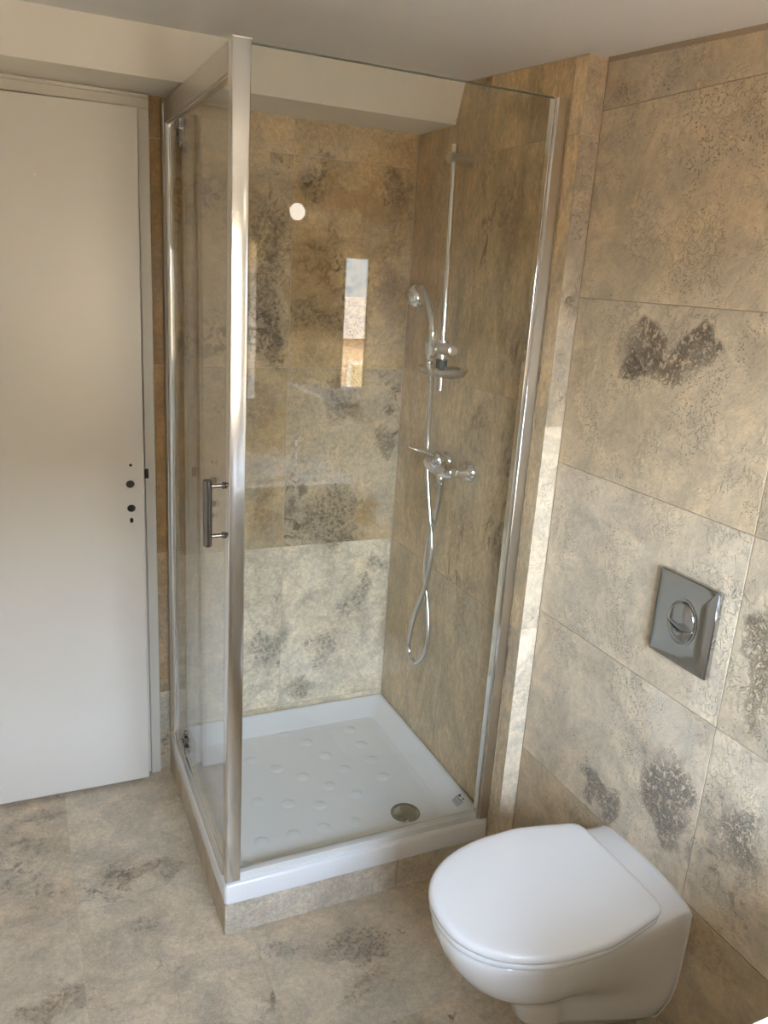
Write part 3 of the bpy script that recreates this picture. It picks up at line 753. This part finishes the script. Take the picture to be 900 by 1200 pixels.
sl_ = [  # z, tip, wide, xm, rear
    (0.066, -.215, .040, -.14, .075), (0.075, -.245, .052, -.15, .105), (0.105, -.265, .060, -.155, .125), (0.155, -.285, .066, -.16, .142),
    (0.190, -.305, .076, -.17, .150), (0.225, -.345, .100, -.20, .154), (0.262, -.400, .130, -.22, .156), (0.300, -.440, .150, -.23, .157),
    (0.340, -.466, .163, -.23, .158), (0.375, -.480, .170, -.23, .158), (0.395, -.483, .172, -.23, .157), (0.4045, -.481, .170, -.23, .154)]
rings = [outline(*a) for a in sl_]
# top deck: closes inwards and rises slightly by the wall
def deck(f, dz): 
    r = outline(.4045, -.481, .170, -.23, .154)
    return [(XR + .001 + (p[0] - XR - .001) * (f if p[0] < XR - .005 else 1), CY + (p[1] - CY) * f, .4045 + dz) for p in r]
rings += [deck(.985, .004), deck(.90, .0045)]
# rim rises near the wall (rounded shoulder)
def lift(p):
    x, y, z = p
    if z > .38:
        s_ = max(0.0, min(1.0, (x + .075) / .07)); s_ = s_ * s_ * (3 - 2 * s_)
        z += s_ * .028 * (max(0.0, 1 - ((y - CY) / .165) ** 2)) ** .6
    return (x, y, z)
rings = [[lift(p) for p in r] for r in rings]
R_ = loft(bm, rings, True, False)
# close the top with a grid-like strip between mirrored halves
top = R_[-1]; n = len(top); h = (n - 1) // 2
rows = []
for k in range(h + 1):
    a, b = top[k], top[n - 1 - k]
    if a is b: rows.append([a] * 11); continue
    rw = [a]
    for q in range(1, 10):
        p = a.co.lerp(b.co, q / 10); rw.append(bm.verts.new(lift((p.x, p.y, .409))))
    rows.append(rw + [b])
for r0, r1 in zip(rows, rows[1:]):
    for q in range(10):
        u = []
        for v in (r0[q], r0[q + 1], r1[q + 1], r1[q]):
            if v not in u: u.append(v)
        if len(u) >= 3: bm.faces.new(u)
bowl = obj('bowl', bm, M_cer, wc, smooth=True)
bowl.modifiers.new('es', 'EDGE_SPLIT').split_angle = math.radians(60)
# seat and lid
def lid_ring(z, s=0.0, tip=-.492, wide=.183, xm=-.235, rearx=-.022, rw=.152):
    pts = []
    t_ = tip + s; w_ = wide - s; rx = rearx - s
    half = [(rx + .004, 0.0), (rx + .003, (rw - s) * .5), (rx, (rw - s) * .86), (rx - .012, (rw - s) * .985), (rx - .045, rw - s + .008), (xm + .06, w_ - .001), (xm, w_)]
    for k in range(1, 8):
        a = k / 7 * PI / 2; pw = 2.2
        half.append((xm - (xm - t_) * math.sin(a) ** (2 / pw), w_ * max(0, math.cos(a)) ** (2 / pw) if k < 7 else 0))
    L1 = catmull([(x, y, 0) for x, y in half], 7)
    pts = [(p.x, CY - max(0, p.y), z) for p in L1] + [(p.x, CY + max(0, p.y), z) for p in reversed(L1[1:-1])]
    return pts
def slab(bm, spec, dome=0.0, **k):
    rg = []
    for z, s in spec:
        rg.append(lid_ring(z, s, **k))
    last = rg[-1]; cx_ = -.25
    z0 = last[0][2]
    for f in (.93, .84, .7, .5, .28, .08):
        rg.append([(cx_ + (p[0] - cx_) * f, CY + (p[1] - CY) * f, z0 + dome * (1 - f ** 3)) for p in last])
    loft(bm, rg)
bm = bmesh.new(); slab(bm, [(.4125, .010), (.4130, .006), (.416, .003), (.425, .003), (.4275, .006), (.428, .012)])
st = obj('toilet_seat', bm, M_seat, wc, smooth=True)
bm = bmesh.new(); slab(bm, [(.4305, .012), (.431, .004), (.433, .0005), (.437, 0), (.444, .0005), (.449, .004), (.4515, .010), (.4525, .02)], dome=.0045)
ld = obj('toilet_lid', bm, M_seat, wc, smooth=True)
for y in (CY - .078, CY + .078):
    bm = bmesh.new(); tube(bm, [(-.022, y - .018, .424), (-.022, y + .018, .424)], .009, 16); tube(bm, [(-.022, y, .408), (-.022, y, .424)], .008, 16)
    obj('hinge', bm, M_seat, wc, smooth=True)
# bead of silicone where the ceramic meets the wall
bm = bmesh.new()
side = [lift(r[0]) for r in [outline(*a) for a in sl_]]
other = [lift(r[-1]) for r in [outline(*a) for a in sl_]]
prf = [(XR, p[1], p[2]) for p in side]
topc = [(XR, CY + .154 * q, .4095 + .028 * max(0, 1 - (.154 * q / .165) ** 2) ** .6) for q in (-.8, -.5, 0, .5, .8)]
prf = prf + topc + [(XR, p[1], p[2]) for p in reversed(other)]
tube(bm, catmull(prf, 4), .003, 8)
obj('sealant_bead', bm, M_sil, wc, smooth=True)

# ------------------------------------------------------------------ the corner behind the photographer (seen in the glass)
van = empty('vanity_unit', (-0.27, -2.40, 0), 'white washbasin cabinet with a pale top against the stone wall near the window', 'cabinet')
bm = bmesh.new()
box(bm, -0.57, XR, -2.775, -2.757, 0.10, 0.846); box(bm, -0.57, XR, -2.058, -2.04, 0.10, 0.846)
box(bm, -0.57, -0.552, -2.757, -2.058, 0.10, 0.846); box(bm, XR - .018, XR, -2.757, -2.058, 0.10, 0.846); box(bm, -0.552, XR - .018, -2.757, -2.058, 0.10, 0.118)
obj('cabinet_body', bm, M_wood, van)
obj('cabinet_base', B(-0.53, XR, -2.76, -2.06, 0.0, 0.10), M_wood, van)
for ya, yb_ in ((-2.772, -2.409), (-2.405, -2.043)):
    d = obj('cabinet_door', B(-0.588, -0.571, ya, yb_, 0.11, 0.84), M_wood, van, bevel=.002)
    bm = bmesh.new(); yk = yb_ - .03 if ya < -2.5 else ya + .03
    tube(bm, [(-.588, yk, .74), (-.61, yk, .74), (-.61, yk, .62), (-.588, yk, .62)], .005, 10)
    obj('door_pull', bm, M_chrome, d)
bm = bmesh.new()
cxb, cyb, ab, bb = -0.315, -2.36, .185, .235
outr = [(-0.60, -2.795), (XR, -2.795), (XR, -2.024), (-0.60, -2.024)]
N4 = 64
def sq(k):
    a = 2 * PI * k / N4 - PI * .75
    c_, s_ = math.cos(a), math.sin(a); mx_ = max(abs(c_), abs(s_)); u, v = c_ / mx_, s_ / mx_
    return (-0.2737 + u * .3263, -2.4095 + v * .3855)
def el(k, s, z):
    a = 2 * PI * k / N4 - PI * .75
    return (cxb + ab * s * math.cos(a), cyb + bb * s * math.sin(a), z)
loft(bm, [[sq(k) + (.848,) for k in range(N4)], [sq(k) + (.871,) for k in range(N4)], [el(k, 1.0, .871) for k in range(N4)], [el(k, 1.0, .850) for k in range(N4)]], False, False)
obj('countertop', bm, M_cer, van)
bs = []
bm = bmesh.new()
loft(bm, [[el(k, s, z) for k in range(N4)] for s, z in ((1.02, .8715), (1.05, .878), (1.04, .884), (.99, .885), (.95, .876), (.88, .83), (.7, .775), (.4, .755), (.06, .75))], False, True)
o = obj('washbasin', bm, M_cer, None, smooth=True); tag(o, 'white oval washbasin set in the cabinet top near the window', 'washbasin')
tp = empty('basin_tap', (-0.085, -2.36, .871), 'chrome mixer tap standing behind the oval washbasin', 'tap')
bm = bmesh.new(); tube(bm, [(-.085, -2.36, .871), (-.085, -2.36, .876), (-.085, -2.36, .878), (-.088, -2.36, .985)], [.027, .027, .022, .020], 24)
obj('tap_body', bm, M_chrome, tp, smooth=True)
bm = bmesh.new(); tube(bm, catmull([(-.085, -2.36, .945), (-.12, -2.36, .955), (-.17, -2.36, .955), (-.205, -2.36, .940)], 5), .011, 16)
obj('spout', bm, M_chrome, tp, smooth=True)
bm = bmesh.new(); tube(bm, catmull([(-.085, -2.36, .985), (-.075, -2.36, 1.005), (-.11, -2.36, 1.02), (-.15, -2.36, 1.03)], 5), .008, 16)
obj('lever', bm, M_chrome, tp, smooth=True)
mir = empty('wall_mirror', (XR, -2.40, 1.22), 'large frameless mirror on the wall over the washbasin', 'mirror')
obj('mirror_glass', B(XR - .006, XR - .001, -2.79, -2.02, 1.222, 1.84), M_mirror, mir)
obj('mirror_backing', B(XR - .001, XR + .0004, -2.788, -2.022, 1.224, 1.838), M_chromed, mir)
sh = obj('wall_shelf', B(XR - .10, XR, -2.62, -2.04, 1.185, 1.200), M_wood, None, bevel=.002)
tag(sh, 'slim white shelf on the wall under the mirror', 'shelf')
# small lit lamp added as stand-in for a bright round reflection
vt = empty('stand_in_lamp', (-0.03, YF, 1.955), 'small lit round lamp high beside the window, stand-in for a bright reflection', 'lamp')
bm = bmesh.new(); c = Vector((0.005, YF, 1.955)); X_, Z_ = Vector((1, 0, 0)), Vector((0, 0, 1))
loft(bm, disc_rings([(.046, 0), (.046, .022), (.042, .030), (.038, .030), (.036, .022)], c, Vector((0, 1, 0)), X_, Z_))
obj('lamp_ring', bm, M_vent, vt, smooth=True)
t = NT('lit_lamp_glass'); em = t.n('ShaderNodeEmission'); em.inputs['Color'].default_value = (1, .93, .82, 1); em.inputs['Strength'].default_value = 9.0
t.l(em.outputs[0], t.out.inputs['Surface'])
bm = bmesh.new(); loft(bm, disc_rings([(.037, .020), (.037, .026), (.028, .034), (.004, .038)], c, Vector((0, 1, 0)), X_, Z_))
obj('lamp_glass', bm, t.m, vt, smooth=True)

# ------------------------------------------------------------------ outside, seen only through the window and in reflections
bl = empty('brick_house', (-4, -9, -3), 'low brick house with a tiled roof across the yard, seen only in the reflections', 'house')
obj('house_wall', B(-7, -1.6, -13, -9, -3, 0.9), M_brick, bl)
bm = bmesh.new(); loft(bm, [[(-7.3, -8.8, .9), (-7.3, -11, 1.35), (-7.3, -13.2, .9)], [(-1.6, -8.8, .9), (-1.6, -11, 1.35), (-1.6, -13.2, .9)]])
obj('roof', bm, M_rooft, bl)
for x in (-6.3, -4.9, -3.5, -2.6):
    w = obj('house_window', B(x, x + .8, -9.02, -8.98, -0.4, 0.6), M_trim, bl)
    obj('pane', B(x + .06, x + .74, -8.98, -8.975, -0.34, 0.54), M_mirror, w)
M_cream = mat_plain('cream_render', (0.70, 0.62, 0.50), 0.9, bscale=10)
ch = empty('added_cream_house', (4, -8.2, -3), 'tall cream rendered house added across the yard to bounce warm sunlight in', 'house')
obj('house_wall', B(-1.3, 9, -12, -8.2, -3, 2.75), M_cream, ch)  # wall added outside to send warm light in through the window
bm = bmesh.new(); loft(bm, [[(-1.5, -8.0, 2.75), (-1.5, -10.1, 3.3), (-1.5, -12.2, 2.75)], [(9.2, -8.0, 2.75), (9.2, -10.1, 3.3), (9.2, -12.2, 2.75)]])
obj('roof', bm, M_rooft, ch)
for x in (-0.6, 1.5, 3.6, 5.7):
    for z in (-1.6, 0.9):
        w = obj('house_window', B(x, x + .8, -8.21, -8.16, z, z + 1.2), M_trim, ch)
        obj('pane', B(x + .06, x + .74, -8.16, -8.155, z + .06, z + 1.14), M_mirror, w)
